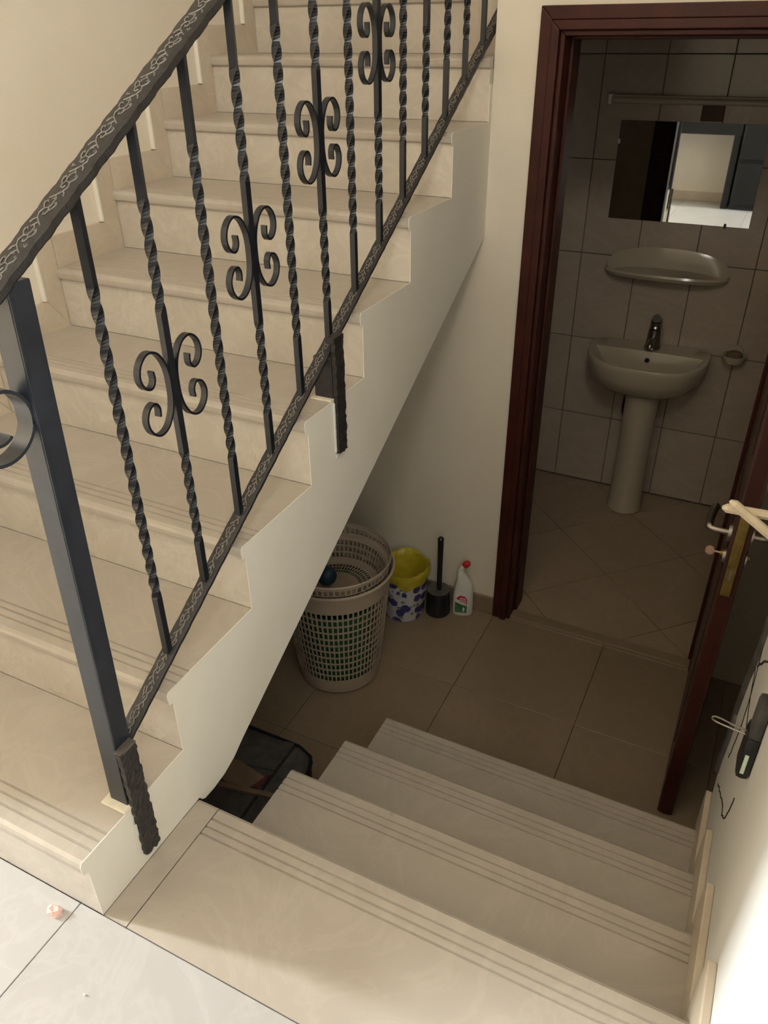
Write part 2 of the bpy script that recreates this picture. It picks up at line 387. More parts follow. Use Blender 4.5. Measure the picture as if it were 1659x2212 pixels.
sd = thing('cellar_steps', 'short flight of cream tiled steps leading down to the bathroom door', 'steps', (.55, .7, ZL))
for n in range(4):
    yn = N1+n*TD; yb = (N1+(n-1)*TD-.013) if n else .0006; x0 = XS if n else XS+.0012
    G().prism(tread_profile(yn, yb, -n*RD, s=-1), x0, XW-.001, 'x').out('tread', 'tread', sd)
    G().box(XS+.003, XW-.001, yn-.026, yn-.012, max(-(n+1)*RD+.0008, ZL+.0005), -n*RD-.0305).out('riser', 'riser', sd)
    if n: G().box(XS+.004, XW-.001, yn-TD-.012, yn-.027, ZL+.0005, -n*RD-.0305).out('concrete_core', 'stringer', sd)
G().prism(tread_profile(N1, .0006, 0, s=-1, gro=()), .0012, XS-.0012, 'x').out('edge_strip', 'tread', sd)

# ------------------------------------------------------------------ railing
rl = thing('stair_railing', 'black wrought iron stair railing with twisted bars and scrolls', 'railing', (-.027, .14, .17))
XR = -.027; SL = R/T; CS = 1/math.sqrt(1+SL*SL); SN = SL*CS
ZB = lambda y: .207+SL*y            # top of the bottom rail
ZT = lambda y: 1.052+SL*y           # underside of the handrail
YE = 2.75
def flatbar(y0, y1, z_of, wid, th, wave, per, name, mat):
    """bar lying flat on the slope; z_of gives its underside; hammered wavy edges"""
    n = int((y1-y0)/.008); V = []; F = []
    for i in range(n+1):
        y = y0+(y1-y0)*i/n; wv = wave*math.sin(2*pi*y/per)+wave*.5*math.sin(2*pi*y/per*2.3+1)
        c = Vector((XR, y, z_of(y))); nrm = Vector((0, -SN, CS)); h = wid/2+wv
        for a, t in ((-h+.002, 0), (h-.002, 0), (h, .003), (h-wave, th-.002), (h-.004, th), (-h+.004, th), (-h+wave, th-.002), (-h, .003)):
            V.append(c+Vector((a, 0, 0))+nrm*t)
    m_ = 8
    F = [(i*m_+k, i*m_+(k+1) % m_, (i+1)*m_+(k+1) % m_, (i+1)*m_+k) for i in range(n) for k in range(m_)]
    F += [tuple(range(m_)), tuple(range(n*m_, (n+1)*m_))]
    return obj(name, V, F, mat, rl, True)
def vine(y0, y1, z_of, th, half, name, parent):
    """raised leafy scrollwork along the bar's upper face"""
    g = G(); L = .050
    def S_(s, t): # s along the slope, t across (x)
        y = y0+s*CS; return Vector((XR+t, y, z_of(y)))+Vector((0, -SN, CS))*(th+.0003)
    total = (y1-y0)/CS; s = .01; flip = 1; k = 0
    while s < total-L:
        h = half*flip; rd = .0011
        def st_(pts, r_=rd): g.tube([S_(s+a*L, c*h+random.uniform(-.0004, .0004)) for a, c in pts], r_, 4)
        st_([(0, -.75), (.12, -.2), (.28, .35), (.45, .6), (.62, .35), (.66, -.1), (.55, -.42), (.42, -.30), (.40, -.02), (.49, .1)])
        st_([(.28, .35), (.20, .75), (.08, .9)]); st_([(.12, -.2), (.02, .15), (-.06, .35)])
        st_([(.62, .35), (.74, .75), (.86, .85), (.93, .6), (.85, .45)]); st_([(.66, -.1), (.78, -.3), (.93, -.25)])
        st_([(.55, -.42), (.66, -.75), (.80, -.85), (.88, -.65), (.80, -.55)]); st_([(.93, -.25), (1.02, .0), (.98, .25)])
        if k % 3 == 2: st_([(.30, -.6), (.22, -.85), (.33, -.95)])
        flip = -flip if k % 2 else flip; s += L*1.02; k += 1
    return g.out(name, 'vine', parent)
hr = flatbar(.10, YE, ZT, .046, .014, .0012, .047, 'handrail', 'rail'); vine(.11, YE-.02, ZT, .014, .0135, 'embossed_vine', hr)
brl = flatbar(.165, YE, lambda y: ZB(y)-.011*1.17, .033, .011, .0004, .05, 'bottom_rail', 'rail'); vine(.17, YE-.02, lambda y: ZB(y)-.011*1.17, .011, .0095, 'embossed_vine', brl)
# newel post, slightly out of plumb
lean = .037
def lbox(x0, x1, y0, y1, z0, z1, name, mat, parent, b_=.002):
    g = G().bbox(x0, x1, y0, y1, z0, z1, b_); g.V = [(x, y+lean*(z-.17), z) for x, y, z in g.V]; return g.out(name, mat, parent)
post = lbox(-.048, -.006, .120, .160, .172, ZT(.17)+.004, 'newel_post', 'ironpost', rl)
lbox(-.0062, -.0045, .1205, .1262, .32, ZT(.16)-.01, 'corner_lip', 'ironpost', post, .0005)
bevel(G().bbox(-.060, .002, .104, .170, .170, .177, .003).out('sealant_collar', 'sealant', rl), .001)
# scroll in front of the post
def spiral(a0, a1, r0_, r1_, k=26):
    out = []
    for i in range(k+1):
        t = i/k; a = math.radians(a0+(a1-a0)*t); q = r0_+(r1_-r0_)*t; out.append((XR, .098+q*math.cos(a), .986+q*math.sin(a)))
    return out
G().ribbon(spiral(-20, 300, .054, .024), (1, 0, 0), .030, .005).out('post_scroll', 'ironpost', rl, True)
G().ribbon(spiral(-16, -130, .0545, .058, 14), (1, 0, 0), .030, .005).out('post_scroll', 'ironpost', rl, True)
# balusters
BW = .0132
def baluster(y, twists, scroll):
    z0, z1 = ZB(y)-.002, ZT(y)+.002
    lv = [z0]; z = z0
    brk = sorted([a for t in twists for a in t]); allz = {z0, z1}
    for a, c in twists:
        n = int((c-a)/.0055)
        for i in range(n+1): allz.add(a+(c-a)*i/n)
    V = []; Z = sorted(q for q in allz if z0 <= q <= z1)
    for z in Z:
        ang = sum(2*pi*(min(max(z, a), c)-a)/.135 for a, c in twists)
        ang0 = 0
        for k in range(4):
            an = pi/4+k*pi/2+ang; V.append((XR+BW*.7071*math.cos(an), y+BW*.7071*math.sin(an), z))
    F = [(i*4+k, i*4+(k+1) % 4, (i+1)*4+(k+1) % 4, (i+1)*4+k) for i in range(len(Z)-1) for k in range(4)]+[(0, 1, 2, 3), tuple(range(len(V)-4, len(V)))]
    bo = obj('baluster', V, F, 'iron', rl, origin=(XR, y, z0))
    if scroll:
        zc = scroll
        Q = [(.0095, 0), (.0105, .022), (.017, .046), (.033, .068), (.055, .074), (.074, .060), (.080, .038), (.071, .019), (.056, .014), (.047, .025), (.048, .041)]
        for s in (-1, 1):
            full = [(-0, 0)]
            up = [(XR, y+s*a, zc+c) for a, c in Q]; dn = [(XR, y+s*a, zc-c) for a, c in Q[1:]]
            G().ribbon(crom(dn[::-1]+up, 5), (1, 0, 0), .0125, .0042).out('scroll', 'iron', bo, True)
    return bo
NB = 17
for i in range(NB):
    y = .318+.1355*i; mid = (ZB(y)+ZT(y))/2
    if i % 2 == 0: baluster(y, [(mid-.29, mid+.29)], None)
    else: baluster(y, [(mid-.33, mid-.13), (mid+.13, mid+.31)], mid+.003)
# flat straps fixed to the stringer and the short foot on the fourth tread
def strap(y0, y1, z0, z1):
    g = G(); ny, nz = 6, 40; n = (ny+1)
    V = []; F = []
    for j in range(nz+1):
        for i in range(ny+1):
            z = z0+(z1-z0)*j/nz; e = .0012*math.sin(j*1.7)+random.uniform(-.0008, .0008)
            yy = y0+(y1-y0)*i/ny+(e if i in (0, ny) else 0)
            if j == 0: z += random.uniform(-.004, .004)
            V.append((.0105+random.uniform(-.0012, .0014), yy, z))
    for j in range(nz):
        for i in range(ny): F.append((j*n+i, j*n+i+1, (j+1)*n+i+1, (j+1)*n+i))
    m_ = len(V); bnd = [i for i in range(n)]+[j*n+ny for j in range(1, nz+1)]+[nz*n+i for i in range(ny-1, -1, -1)]+[j*n for j in range(nz-1, 0, -1)]
    for b_ in bnd: V.append((.0005, V[b_][1], V[b_][2]))
    L = len(bnd)
    for i in range(L): F.append((bnd[i], bnd[(i+1) % L], m_+(i+1) % L, m_+i))
    F.append(tuple(m_+i for i in range(L)))
    return obj('wall_strap', V, F, 'rail', rl)
s1 = strap(.121, .161, .030, .322); s2 = strap(.958, .998, .538, .832)
G().bbox(-.006, .011, .121, .162, .318, .3235, .001).out('cut_end', 'cutmetal', s1)
G().bbox(-.012, .0105, .955, 1.0, .822, .836, .002).out('cut_end', 'rail', s2)
G().bbox(-.050, -.001, .957, .999, .682, ZB(.97)-.012, .002).out('foot_post', 'rail', rl)
G().bbox(-.056, .0, .945, 1.004, .680, .686, .002).out('sealant_collar', 'sealant', rl)
G().prism([(.9525, .545), (.9575, .545), (.9575, .672), (.955, .676), (.9525, .66)], .0005, .004, 'x').out('bare_plaster', 'white', rl)
G().prism([(.956, .528), (.999, .530), (.999, .5375), (.956, .5365)], .0005, .004, 'x').out('bare_plaster', 'white', rl)
G().prism([(.113, .10), (.1195, .095), (.1205, .127), (.1165, .13)], .0005, .005, 'x').out('bare_plaster', 'white', rl)

# ------------------------------------------------------------------ bathroom door
dr = bpy.data.objects.new('door_1', None); COL.objects.link(dr); dr.location = (.565, YW, ZL); struct(dr)
X1, X2, ZD = .134, .995, 1.482
def arch(x0, x1, z1, y0, y1, nm='architrave', mat='mahogany', wdt=.03):
    """left, head, right with mitred corners; the outer outline x0..x1, top z1, board width wdt"""
    A = bevel(G().prism([(x0, ZL+.001), (x0+wdt, ZL+.001), (x0+wdt, z1-wdt), (x0, z1)], y0, y1, 'y').out(nm, mat, dr), .003)
    bevel(G().prism([(x0, z1), (x0+wdt, z1-wdt), (x1-wdt, z1-wdt), (x1, z1)], y0, y1, 'y').out(nm, mat, dr), .003)
    bevel(G().prism([(x1, ZL+.001), (x1-wdt, ZL+.001), (x1-wdt, z1-wdt), (x1, z1)], y0, y1, 'y').out(nm, mat, dr), .003)
arch(X1, X2, ZD, YW-.018, YW, wdt=.034)
arch(X1+.034, X2-.034, ZD-.034, YW-.026, YW, wdt=.024)
arch(X1+.058, X2-.058, ZD-.058, YW-.010, 2.115, 'jamb', wdt=.014)
arch(X1+.072, X2-.072, ZD-.072, 2.03, 2.115, 'door_stop', wdt=.010)
for x0, x1 in ((.10, X1+.058), (X2-.058, X2+.04)): bevel(G().box(x0, x1, 2.1005, 2.12, ZL, ZD).out('inner_architrave', 'mahogany', dr), .003)
bevel(G().box(.10, X2+.04, 2.1005, 2.12, ZD-.06, ZD+.02).out('inner_architrave', 'mahogany', dr), .003)
# leaf, open at a right angle
LX0, LX1, LY0, LY1, LZ0, LZ1 = .926, .970, 1.268, 1.955, ZL+.008, 1.405
leaf = bevel(G().box(LX0, LX1, LY0, LY1, LZ0, LZ1).out('leaf', 'doordark', dr), .002)
G().box(LX0+.006, LX1-.006, LY0-.0012, LY0, LZ0, LZ1).out('edge_lipping', 'mahogany', leaf)
G().bbox(.934, .958, LY0-.004, LY0-.001, .195, .43, .001).out('lock_plate', 'brass', leaf)
G().bbox(.940, .952, LY0-.008, LY0-.004, .315, .352, .001).out('latch', 'brass', leaf)
G().bbox(.942, .950, LY0-.0065, LY0-.004, .245, .275, .001).out('dead_bolt', 'steel', leaf)
for z in (.205, .42): G().lathe([(.0035, 0), (.003, .0012)], (0, 0, 0), 10).add([], []).out('screw', 'steel', leaf).location = Vector((.946, LY0-.0045, z))-wl(leaf)
for z0 in (.55, -.45):
    G().bbox(LX0-.003, LX0, 1.36, 1.86, z0, z0+.75, .002).out('panel', 'doordark', leaf)
def lever(sx, xf):
    g = G(); zc, yc = .335, 1.345
    g.tube([(xf, yc, zc), (xf+sx*.008, yc, zc)], .024, 20); g.out('rosette', 'steel', leaf, True)
    pts = crom([(xf+sx*.006, yc, zc), (xf+sx*.035, yc, zc), (xf+sx*.052, yc+.006, zc), (xf+sx*.056, yc+.03, zc+.002), (xf+sx*.054, yc+.075, zc+.004), (xf+sx*.05, yc+.115, zc+.002)], 5)
    G().tube(pts, [.008]*10+[.0105]*(len(pts)-10), 12).out('lever_handle', 'steel', leaf, True)
    g = G(); g.tube([(xf, yc, zc-.07), (xf+sx*.007, yc, zc-.07)], .022, 20); g.out('key_rosette', 'steel', leaf, True)
    G().tube([(xf+sx*.005, yc, zc-.065), (xf+sx*.014, yc, zc-.065)], .0085, 14).out('lock_cylinder', 'brass', leaf, True)
lever(-1, LX0-.003+.003); lever(1, LX1)
kt = G(); kt.tube([(LX0-.012, 1.345, .27), (LX0-.03, 1.345, .27)], .0028, 8); kt.prism([(LX0-.028+a*.001, .27+c*.001) for a, c in ((0, -4), (-4, -12), (-14, -14), (-22, -7), (-22, 7), (-14, 14), (-4, 12), (0, 4))], 1.343, 1.3465, 'y')
tag(bevel(kt.out('key', 'key', origin=(LX0-.03, 1.345, .256)), .0006), 'small copper toned key left in the open bathroom door lock', 'key')

# ------------------------------------------------------------------ bathroom
YB = 3.28
wbk = struct(G().box(-.14, 1.3, YB+.008, YB+.1, ZL-.05, 1.9).out('wall_bathroom_back', 'bathgrout'))
xsb = [-.221, .034, .289, .544, .799, 1.054, 1.17]; zsb = [ZL, -.295, .112, .52, .928, 1.333, 1.74, 1.9]
for i in range(len(xsb)-1):
    for j in range(len(zsb)-1):
        x0, x1, z0, z1 = max(xsb[i], -.1), xsb[i+1], zsb[j], zsb[j+1]; g_ = .0018
        bevel(G().box(x0+g_, x1-g_, YB-random.uniform(0, .0012), YB+.008, z0+g_, z1-g_).out('tile', 'bathtile', wbk, origin=((x0+x1)/2, YB+.008, (z0+z1)/2)), .0012, 1)
struct(G().box(-.14, -.10, 2.1, YB+.1, ZL-.05, 1.9).out('wall_bathroom_left', 'bathtile'))
struct(G().box(1.16, 1.3, 2.1, YB+.1, ZL-.05, 1.9).out('wall_bathroom_right', 'bathtile'))
struct(G().box(-.14, 1.3, 2.0, YB+.1, 1.9, 1.96).out('ceiling_bathroom', 'ceil'))
struct(G().box(-.10, .099, 2.1005, 2.112, ZL, 1.9).box(X2+.041, 1.16, 2.1005, 2.112, ZL, 1.9).box(.099, X2+.041, 2.1005, 2.112, 1.503, 1.9).out('wall_bathroom_front', 'bathtile'))
# mirror
mr = thing('mirror', 'rectangular frameless wall mirror above the ceramic shelf', 'mirror', (.436, YB, .688))
G().bbox(.137, .735, YB-.008, YB-.003, .688, 1.088, .0006).out('glass', 'mirror', mr)
G().box(.139, .733, YB-.003, YB-.0013, .690, 1.086).out('backing', 'black', mr)
for x, z in ((.141, 1.005), (.64, .691)): G().bbox(x-.007, x+.003, YB-.012, YB-.002, z-.010, z+.010, .002).out('clip', 'white' if x < .3 else 'black', mr)
# tube light
tl = thing('wall_light', 'long narrow tube light fixture above the mirror', 'lamp', (.43, YB, 1.16))
G().bbox(.09, .78, YB-.042, YB-.002, 1.160, 1.186, .006).out('housing', 'ceramic', tl)
G().tube([(.10, YB-.048, 1.166), (.77, YB-.048, 1.166)], .012, 14).out('tube', 'ceramic', tl, True)
for x in (.088, .782): G().bbox(x-.008, x+.008, YB-.062, YB-.002, 1.150, 1.190, .004).out('end_cap', 'white', tl)
tag(bevel(G().box(.457, .545, YB-.006, YB-.001, 1.092, 1.159).out('mounting_plate', 'bracket', origin=(.5, YB, 1.09)), .002), 'brown mounting plate between the mirror and the tube light', 'plate')
# ceramic shelf
sh = thing('ceramic_shelf', 'beige ceramic toiletry shelf with raised lip below the mirror', 'shelf', (.43, YB, .44))
V = []; F = []; n = 48
xc, hw = .430, .275
rings = []
def ring(fn): 
    base = len(V)
    for k in range(n): V.append(fn(2*pi*k/n))
    rings.append(base)
def ov(a, sx, dy, z, y0=YB-.002, arch_=0):
    c, s = math.cos(a), math.sin(a); yy = y0-dy*max(0, -s)**.75 if s < 0 else y0
    return (xc+sx*math.copysign(abs(c)**.8, c), yy-.001, z+(arch_*s**.9 if s > 0 else 0))
ring(lambda a: ov(a, hw*.72, .05, .440, arch_=.05)); ring(lambda a: ov(a, hw*.96, .100, .452, arch_=.095)); ring(lambda a: ov(a, hw, .112, .468, arch_=.100))
ring(lambda a: ov(a, hw*.99, .108, .478, arch_=.098)); ring(lambda a: ov(a, hw*.965, .100, .477, YB-.006, .088)); ring(lambda a: ov(a, hw*.93, .090, .466, YB-.012, .078)); ring(lambda a: ov(a, hw*.86, .080, .458, YB-.016, .03))
for q in range(len(rings)-1):
    for k in range(n): F.append((rings[q]+k, rings[q]+(k+1) % n, rings[q+1]+(k+1) % n, rings[q+1]+k))
F += [tuple(rings[0]+k for k in range(n)), tuple(rings[-1]+k for k in range(n))]
obj('tray', V, F, 'ceramic', sh, True)
# washbasin
wbn = thing('washbasin', 'beige pedestal washbasin with single tap in the bathroom', 'washbasin', (.435, 3.1, ZL))
V = []; F = []; rings = []; n = 64
cx = .433
def bo(a, hx, fy, z, yb=YB-.003):
    c, s = math.cos(a), math.sin(a)
    x = cx+hx*math.copysign(abs(c)**.72, c)
    if s < 0: y = (yb-.13)+(-fy)*(-s)**.85
    else: y = (yb-.13)+(.13)*s**.35
    return (x, y, z)
def bi(a, hx, fy, by, z):
    c, s = math.cos(a), math.sin(a); yb = YB-.14
    return (cx+hx*math.copysign(abs(c)**.8, c), yb+(-fy*(-s)**.9 if s < 0 else by*s**.6), z)
ring(lambda a: bo(a, .10, .06, -.055)); ring(lambda a: bo(a, .17, .155, -.035)); ring(lambda a: bo(a, .225, .215, .005)); ring(lambda a: bo(a, .258, .245, .055)); ring(lambda a: bo(a, .270, .258, .105)); ring(lambda a: bo(a, .272, .262, .125))
ring(lambda a: bo(a, .269, .258, .134)); ring(lambda a: bo(a, .262, .250, .136, YB-.004))
ring(lambda a: bi(a, .246, .236, .010, .133)); ring(lambda a: bi(a, .236, .226, .004, .118)); ring(lambda a: bi(a, .20, .185, -.008, .065)); ring(lambda a: bi(a, .12, .12, -.02, .02)); ring(lambda a: bi(a, .025, .07, -.035, .008))
for q in range(len(rings)-1):
    for k in range(n): F.append((rings[q]+k, rings[q]+(k+1) % n, rings[q+1]+(k+1) % n, rings[q+1]+k))
F += [tuple(rings[0]+k for k in range(n)), tuple(rings[-1]+k for k in range(n))]
bas = obj('basin', V, F, 'ceramic', wbn, True)
G().tube([(cx, YB-.1465, .098), (cx, YB-.1535, .096)], .0105, 16).out('overflow_hole', 'crack', bas)
G().lathe([(.082, -.04), (.078, -.10), (.074, -.3), (.076, -.5), (.082, -.64), (.086, -.6755)], (.447, 3.10, 0), 32, 1, 1.05).out('pedestal', 'ceramic', wbn, True)
fc = G(); fc.lathe([(.038, .136), (.037, .142), (.033, .155), (.030, .20), (.028, .225), (.016, .232)], (.437, YB-.075, 0), 20, 1, 1); fo = fc.out('tap_body', 'chrome', wbn, True)
G().tube(crom([(.437, YB-.085, .175), (.437, YB-.125, .185), (.437, YB-.165, .178), (.437, YB-.172, .165)], 4), .016, 12).out('spout', 'chrome', fo, True)
G().tube(crom([(.437, YB-.078, .222), (.437, YB-.070, .245), (.438, YB-.085, .268), (.438, YB-.105, .285)], 4), [.028]*5+[.026]*4+[.020]*4, 12).out('lever', 'chrome', fo, True)
G().tube(crom([(.36, YB-.004, -.10), (.352, YB-.03, -.16), (.352, YB-.04, -.22), (.362, YB-.02, -.26)], 4), .012, 10).out('waste_hose', 'black', wbn, True)
# soap holder on the wall
sp = thing('soap_holder', 'small round soap holder fixed to the tiles beside the basin', 'soap holder', (.797, YB, .13))
G().tube([(.797, YB-.001, .145), (.797, YB-.016, .145)], .036, 24).out('wall_plate', 'ceramic', sp, True)
G().lathe([(.018, .108), (.042, .116), (.052, .140), (.054, .150), (.049, .150), (.038, .128), (.01, .122)], (.797, YB-.058, 0), 24).out('dish', 'ceramic', sp, True)
G().lathe([(.02, .13), (.036, .14), (.036, .158), (.02, .166)], (.797, YB-.058, 0), 20, 1, .8).out('soap', 'card', sp, True)

# ------------------------------------------------------------------ things on the lower floor
def lattice(prof, c, ncol, hole, name, mat, parent, th=.0025, rib=.32, smooth=True):
    """revolved shell with rectangular openings; prof (radius, z, is_hole_row_above); every column = rib + gap"""
    ang = []
    for k in range(ncol): ang += [2*pi*k/ncol, 2*pi*(k+rib)/ncol]
    m_ = len(ang); V = []; F = []
    for ra, z, _ in prof:
        for a in ang: V.append((c[0]+ra*math.cos(a), c[1]+ra*math.sin(a), c[2]+z))
    for j in range(len(prof)-1):
        for k in range(m_):
            if prof[j][2] and k % 2 and hole(j, k//2): continue
            F.append((j*m_+k, j*m_+(k+1) % m_, (j+1)*m_+(k+1) % m_, (j+1)*m_+k))
    o = obj(name, V, F, mat, parent)
    md = o.modifiers.new('wall', 'SOLIDIFY'); md.thickness = th; md.offset = 0
    return o
BX, BY = -.296, 1.413
lb = thing('laundry_basket', 'tall beige slotted plastic laundry basket under the stairs', 'basket', (BX, BY, ZL))
RB = lambda h: .152+.048*(h/.46)
prof = [(.02, .006, 0), (.130, .006, 0), (RB(0), .012, 0), (RB(.07), .07, 0)]
z = .075
for i in range(11):
    prof += [(RB(z), z, 1), (RB(z+.025), z+.025, 0)]; z += .0315
prof += [(RB(.435), .435, 0), (RB(.475)+.002, .475, 0), (RB(.482)+.010, .482, 0), (RB(.492)+.011, .492, 0), (RB(.496)+.004, .496, 0)]
lattice(prof, (BX, BY, ZL), 66, lambda j, k: True, 'slotted_body', 'basket', lb)
gb = thing('green_bucket', 'green plastic bucket showing through the laundry basket slots', 'bucket', (BX, BY, ZL+.012))
G().lathe([(.118, .012), (.125, .03), (.150, .36), (.153, .36), (.146, .352), (.118, .035), (.03, .03)], (BX, BY, ZL), 40).out('bucket_shell', 'green', gb, True)
ib = thing('nested_basket', 'beige plastic basket with open rim nested in top of the laundry basket', 'basket', (BX, BY, ZL+.392))
IZ = ZL+.392
prof = [(.0004, .0, 0), (.085, .0, 0)]
for a in (.085, .103, .121): prof += [(a, .0, 1), (a+.014, .0, 0)]
prof += [(.142, .003, 0), (.152, .012, 0)]
q = .018
for i in range(3): prof += [(.152+.036*q/.12, q, 1), (.152+.036*(q+.018)/.12, q+.018, 0)]; q += .024
prof += [(.184, .094, 0), (.192, .098, 0), (.196, .104, 1), (.199, .126, 0), (.201, .131, 0), (.203, .140, 0), (.200, .1435, 0)]
lattice(prof, (BX, BY, IZ), 64, lambda j, k: True, 'slotted_body', 'basket', ib)
bl_ = G().lathe([(.002, -.036)]+[(.036*math.cos(t), .036*math.sin(t)) for t in [(-80+16*i)*pi/180 for i in range(11)]]+[(.002, .036)], (BX-.032, BY-.005, IZ+.040), 28).out('ball', 'ball', smooth=True, origin=(BX-.032, BY-.005, IZ+.002))
tag(bl_, 'dark blue rubber ball lying inside the nested beige basket', 'ball')
# waste bin
WX, WY = -.218, 1.835
wbin = thing('waste_bin', 'small white waste bin printed with purple flowers beside the laundry basket', 'bin', (WX, WY, ZL))
G().lathe([(.082, .001), (.084, .004), (.101, .215), (.103, .22), (.099, .22), (.082, .01), (.02, .008)], (WX, WY, ZL), 40).out('bin_body', 'floral', wbin, True)
rng = random.Random(3); ph = [rng.uniform(0, 6.28) for _ in range(9)]
def wobl(j, a): return .035*math.sin(5*a+ph[j % 9])*(.4+.1*j)+.03*math.sin(9*a+ph[(j+4) % 9])
bagp = [(.105, .196), (.107, .208), (.109, .220), (.109, .235), (.107, .243), (.099, .240), (.093, .22), (.080, .16), (.072, .10), (.055, .075), (.01, .07)]
V = []; F = []; n = 60
for j, (ra, z) in enumerate(bagp):
    for k in range(n):
        a = 2*pi*k/n; wv = wobl(j, a); q = ra*(1+(abs(wv)*.45 if j < 5 else -abs(wv)*1.2))
        dz = (.016*math.sin(3*a+1)+.008*math.sin(7*a)) if j == 0 else (.008*math.sin(4*a+.5) if j in (3, 4) else 0)
        V.append((WX+q*math.cos(a), WY+q*math.sin(a), ZL+z+dz))
F = [(j*n+k, j*n+(k+1) % n, (j+1)*n+(k+1) % n, (j+1)*n+k) for j in range(len(bagp)-1) for k in range(n)]+[tuple(range((len(bagp)-1)*n, len(bagp)*n))]
bag = obj('bin_bag', V, F, 'yellow', None, True, origin=(WX, WY, ZL+.07)); tag(bag, 'yellow plastic bag lining the flowered waste bin', 'bag')
# toilet brush
TX, TY = -.084, 1.888
tb = thing('toilet_brush', 'black toilet brush standing in its black holder against the wall', 'toilet brush', (TX, TY, ZL))
G().lathe([(.049, .001), (.052, .006), (.047, .09), (.046, .112), (.048, .116), (.044, .117), (.040, .105), (.038, .03), (.01, .02)], (TX, TY, ZL), 32).out('holder', 'black', tb, True)
G().lathe([(.034, .03), (.036, .09), (.030, .100), (.012, .104), (.011, .112), (.0105, .12), (.0105, .24), (.0125, .36), (.013, .372), (.009, .377)], (TX+.003, TY, ZL), 20).out('brush', 'black', tb, True)
G().lathe([(.043, .113), (.0475, .1165), (.048, .119), (.043, .1185)], (TX, TY, ZL), 32).out('holder_rim', 'cable', tb, True)
# toilet cleaner bottle
QX, QY = .014, 1.922
cb = thing('cleaner_bottle', 'white angled neck cleaner bottle with red cap beside the brush', 'bottle', (QX, QY, ZL))
V = []; F = []; n = 28
path = [(0, .001, .040, .021), (0, .006, .043, .024), (0, .05, .043, .025), (0, .10, .042, .025), (.001, .135, .039, .0245), (.000, .160, .033, .023), (-.004, .180, .025, .020), (-.010, .198, .018, .0165), (-.014, .212, .0145, .0145), (-.013, .226, .0130, .013)]
for dx, z, a_, b_ in path:
    for k in range(n):
        an = 2*pi*k/n; V.append((QX+dx+a_*math.copysign(abs(math.cos(an))**.75, math.cos(an)), QY+b_*math.copysign(abs(math.sin(an))**.75, math.sin(an)), ZL+z))
F = [(j*n+k, j*n+(k+1) % n, (j+1)*n+(k+1) % n, (j+1)*n+k) for j in range(len(path)-1) for k in range(n)]+[tuple(range(n)), tuple(range((len(path)-1)*n, len(path)*n))]
bb_ = obj('bottle_body', V, F, 'white', cb, True)
G().tube(crom([(QX-.013, QY, ZL+.222), (QX-.009, QY, ZL+.238), (QX+.001, QY-.002, ZL+.250)], 4), .0115, 14).out('neck', 'white', cb, True)
G().tube([(QX-.001, QY-.002, ZL+.247), (QX+.006, QY-.003, ZL+.255), (QX+.013, QY-.004, ZL+.262), (QX+.017, QY-.005, ZL+.266)], [.013, .0145, .0135, .009], 16).out('cap', 'red', cb, True)
def patch(poly, mat, name, off=.0006):
    # label piece lying on the bottle's front, thin shell
    G().prism([(QX+a, ZL+z) for a, z in poly], QY-.0262-off, QY-.0245, 'y').out(name, mat, cb)
cb.rotation_euler.z = .34
patch([(-.033, .022), (.018, .020), (.020, .10), (.008, .128), (-.014, .135), (-.030, .115)], 'labelwhite', 'label')
patch([(-.032, .024), (.017, .022), (.018, .058), (-.004, .064), (-.032, .078)], 'labelgreen', 'label_band', .0010)
patch([(-.028, .098), (-.012, .112), (.010, .106), (.018, .092), (.017, .066), (.002, .072), (-.018, .086)], 'labelred', 'label_shield', .0012)
for z, a, c in ((.1, -.014, .012), (.090, -.018, .014), (.080, -.008, .014)): patch([(a, z), (c, z-.003), (c, z-.008), (a, z-.005)], 'labelwhite', 'label_print', .0016)
patch([(.001, .030), (.008, .030), (.009, .046), (.004, .052), (.000, .046)], 'labelwhite', 'label_print', .0014)

# ------------------------------------------------------------------ suitcase and clutter under the stairs
def rbox(x0, x1, y0, y1, z0, z1, rad, seg=5, tilt=0):
    bm = bmesh.new(); bmesh.ops.create_cube(bm, size=1)
    for v in bm.verts: v.co = Vector(((x0+x1)/2+v.co.x*(x1-x0), (y0+y1)/2+v.co.y*(y1-y0), (z0+z1)/2+v.co.z*(z1-z0)))
    ve = [e for e in bm.edges if abs(e.verts[0].co.z-e.verts[1].co.z) > 1e-6]
    bmesh.ops.bevel(bm, geom=ve, offset=rad, segments=seg, affect='EDGES', profile=.5)
    he = [e for e in bm.edges if abs(e.verts[0].co.z-e.verts[1].co.z) < 1e-6 and len(e.link_faces) == 2 and any(abs(q.normal.z) > .9 for q in e.link_faces)]
    bmesh.ops.bevel(bm, geom=he, offset=rad*.35, segments=3, affect='EDGES', profile=.5)
    bm.verts.index_update(); g = G().add([v.co[:] for v in bm.verts], [[v.index for v in q.verts] for q in bm.faces]); bm.free(); return g
sc_ = thing('suitcase', 'black fabric suitcase lying flat beneath the staircase', 'suitcase', (-.34, .62, ZL))
rbox(-.64, -.055, .40, .86, ZL+.001, -.47, .07).out('shell', 'fabric', sc_, True)
G().tube([(-.137, .42, -.4705), (-.137, .845, -.4705)], .005, 6).out('piping', 'black', sc_)
pp = [(-.57, .40), (-.125, .40), (-.075, .42), (-.055, .47), (-.055, .79), (-.075, .84), (-.125, .86), (-.57, .86)]
for z in (-.478, -.50): G().tube([(a*1.0+(0.002 if a > -.1 else 0), c, z) for a, c in pp], .005, 6).out('piping', 'black', sc_)
G().bbox(-.42, -.26, .385, .405, -.60, -.57, .006).out('handle', 'black', sc_)
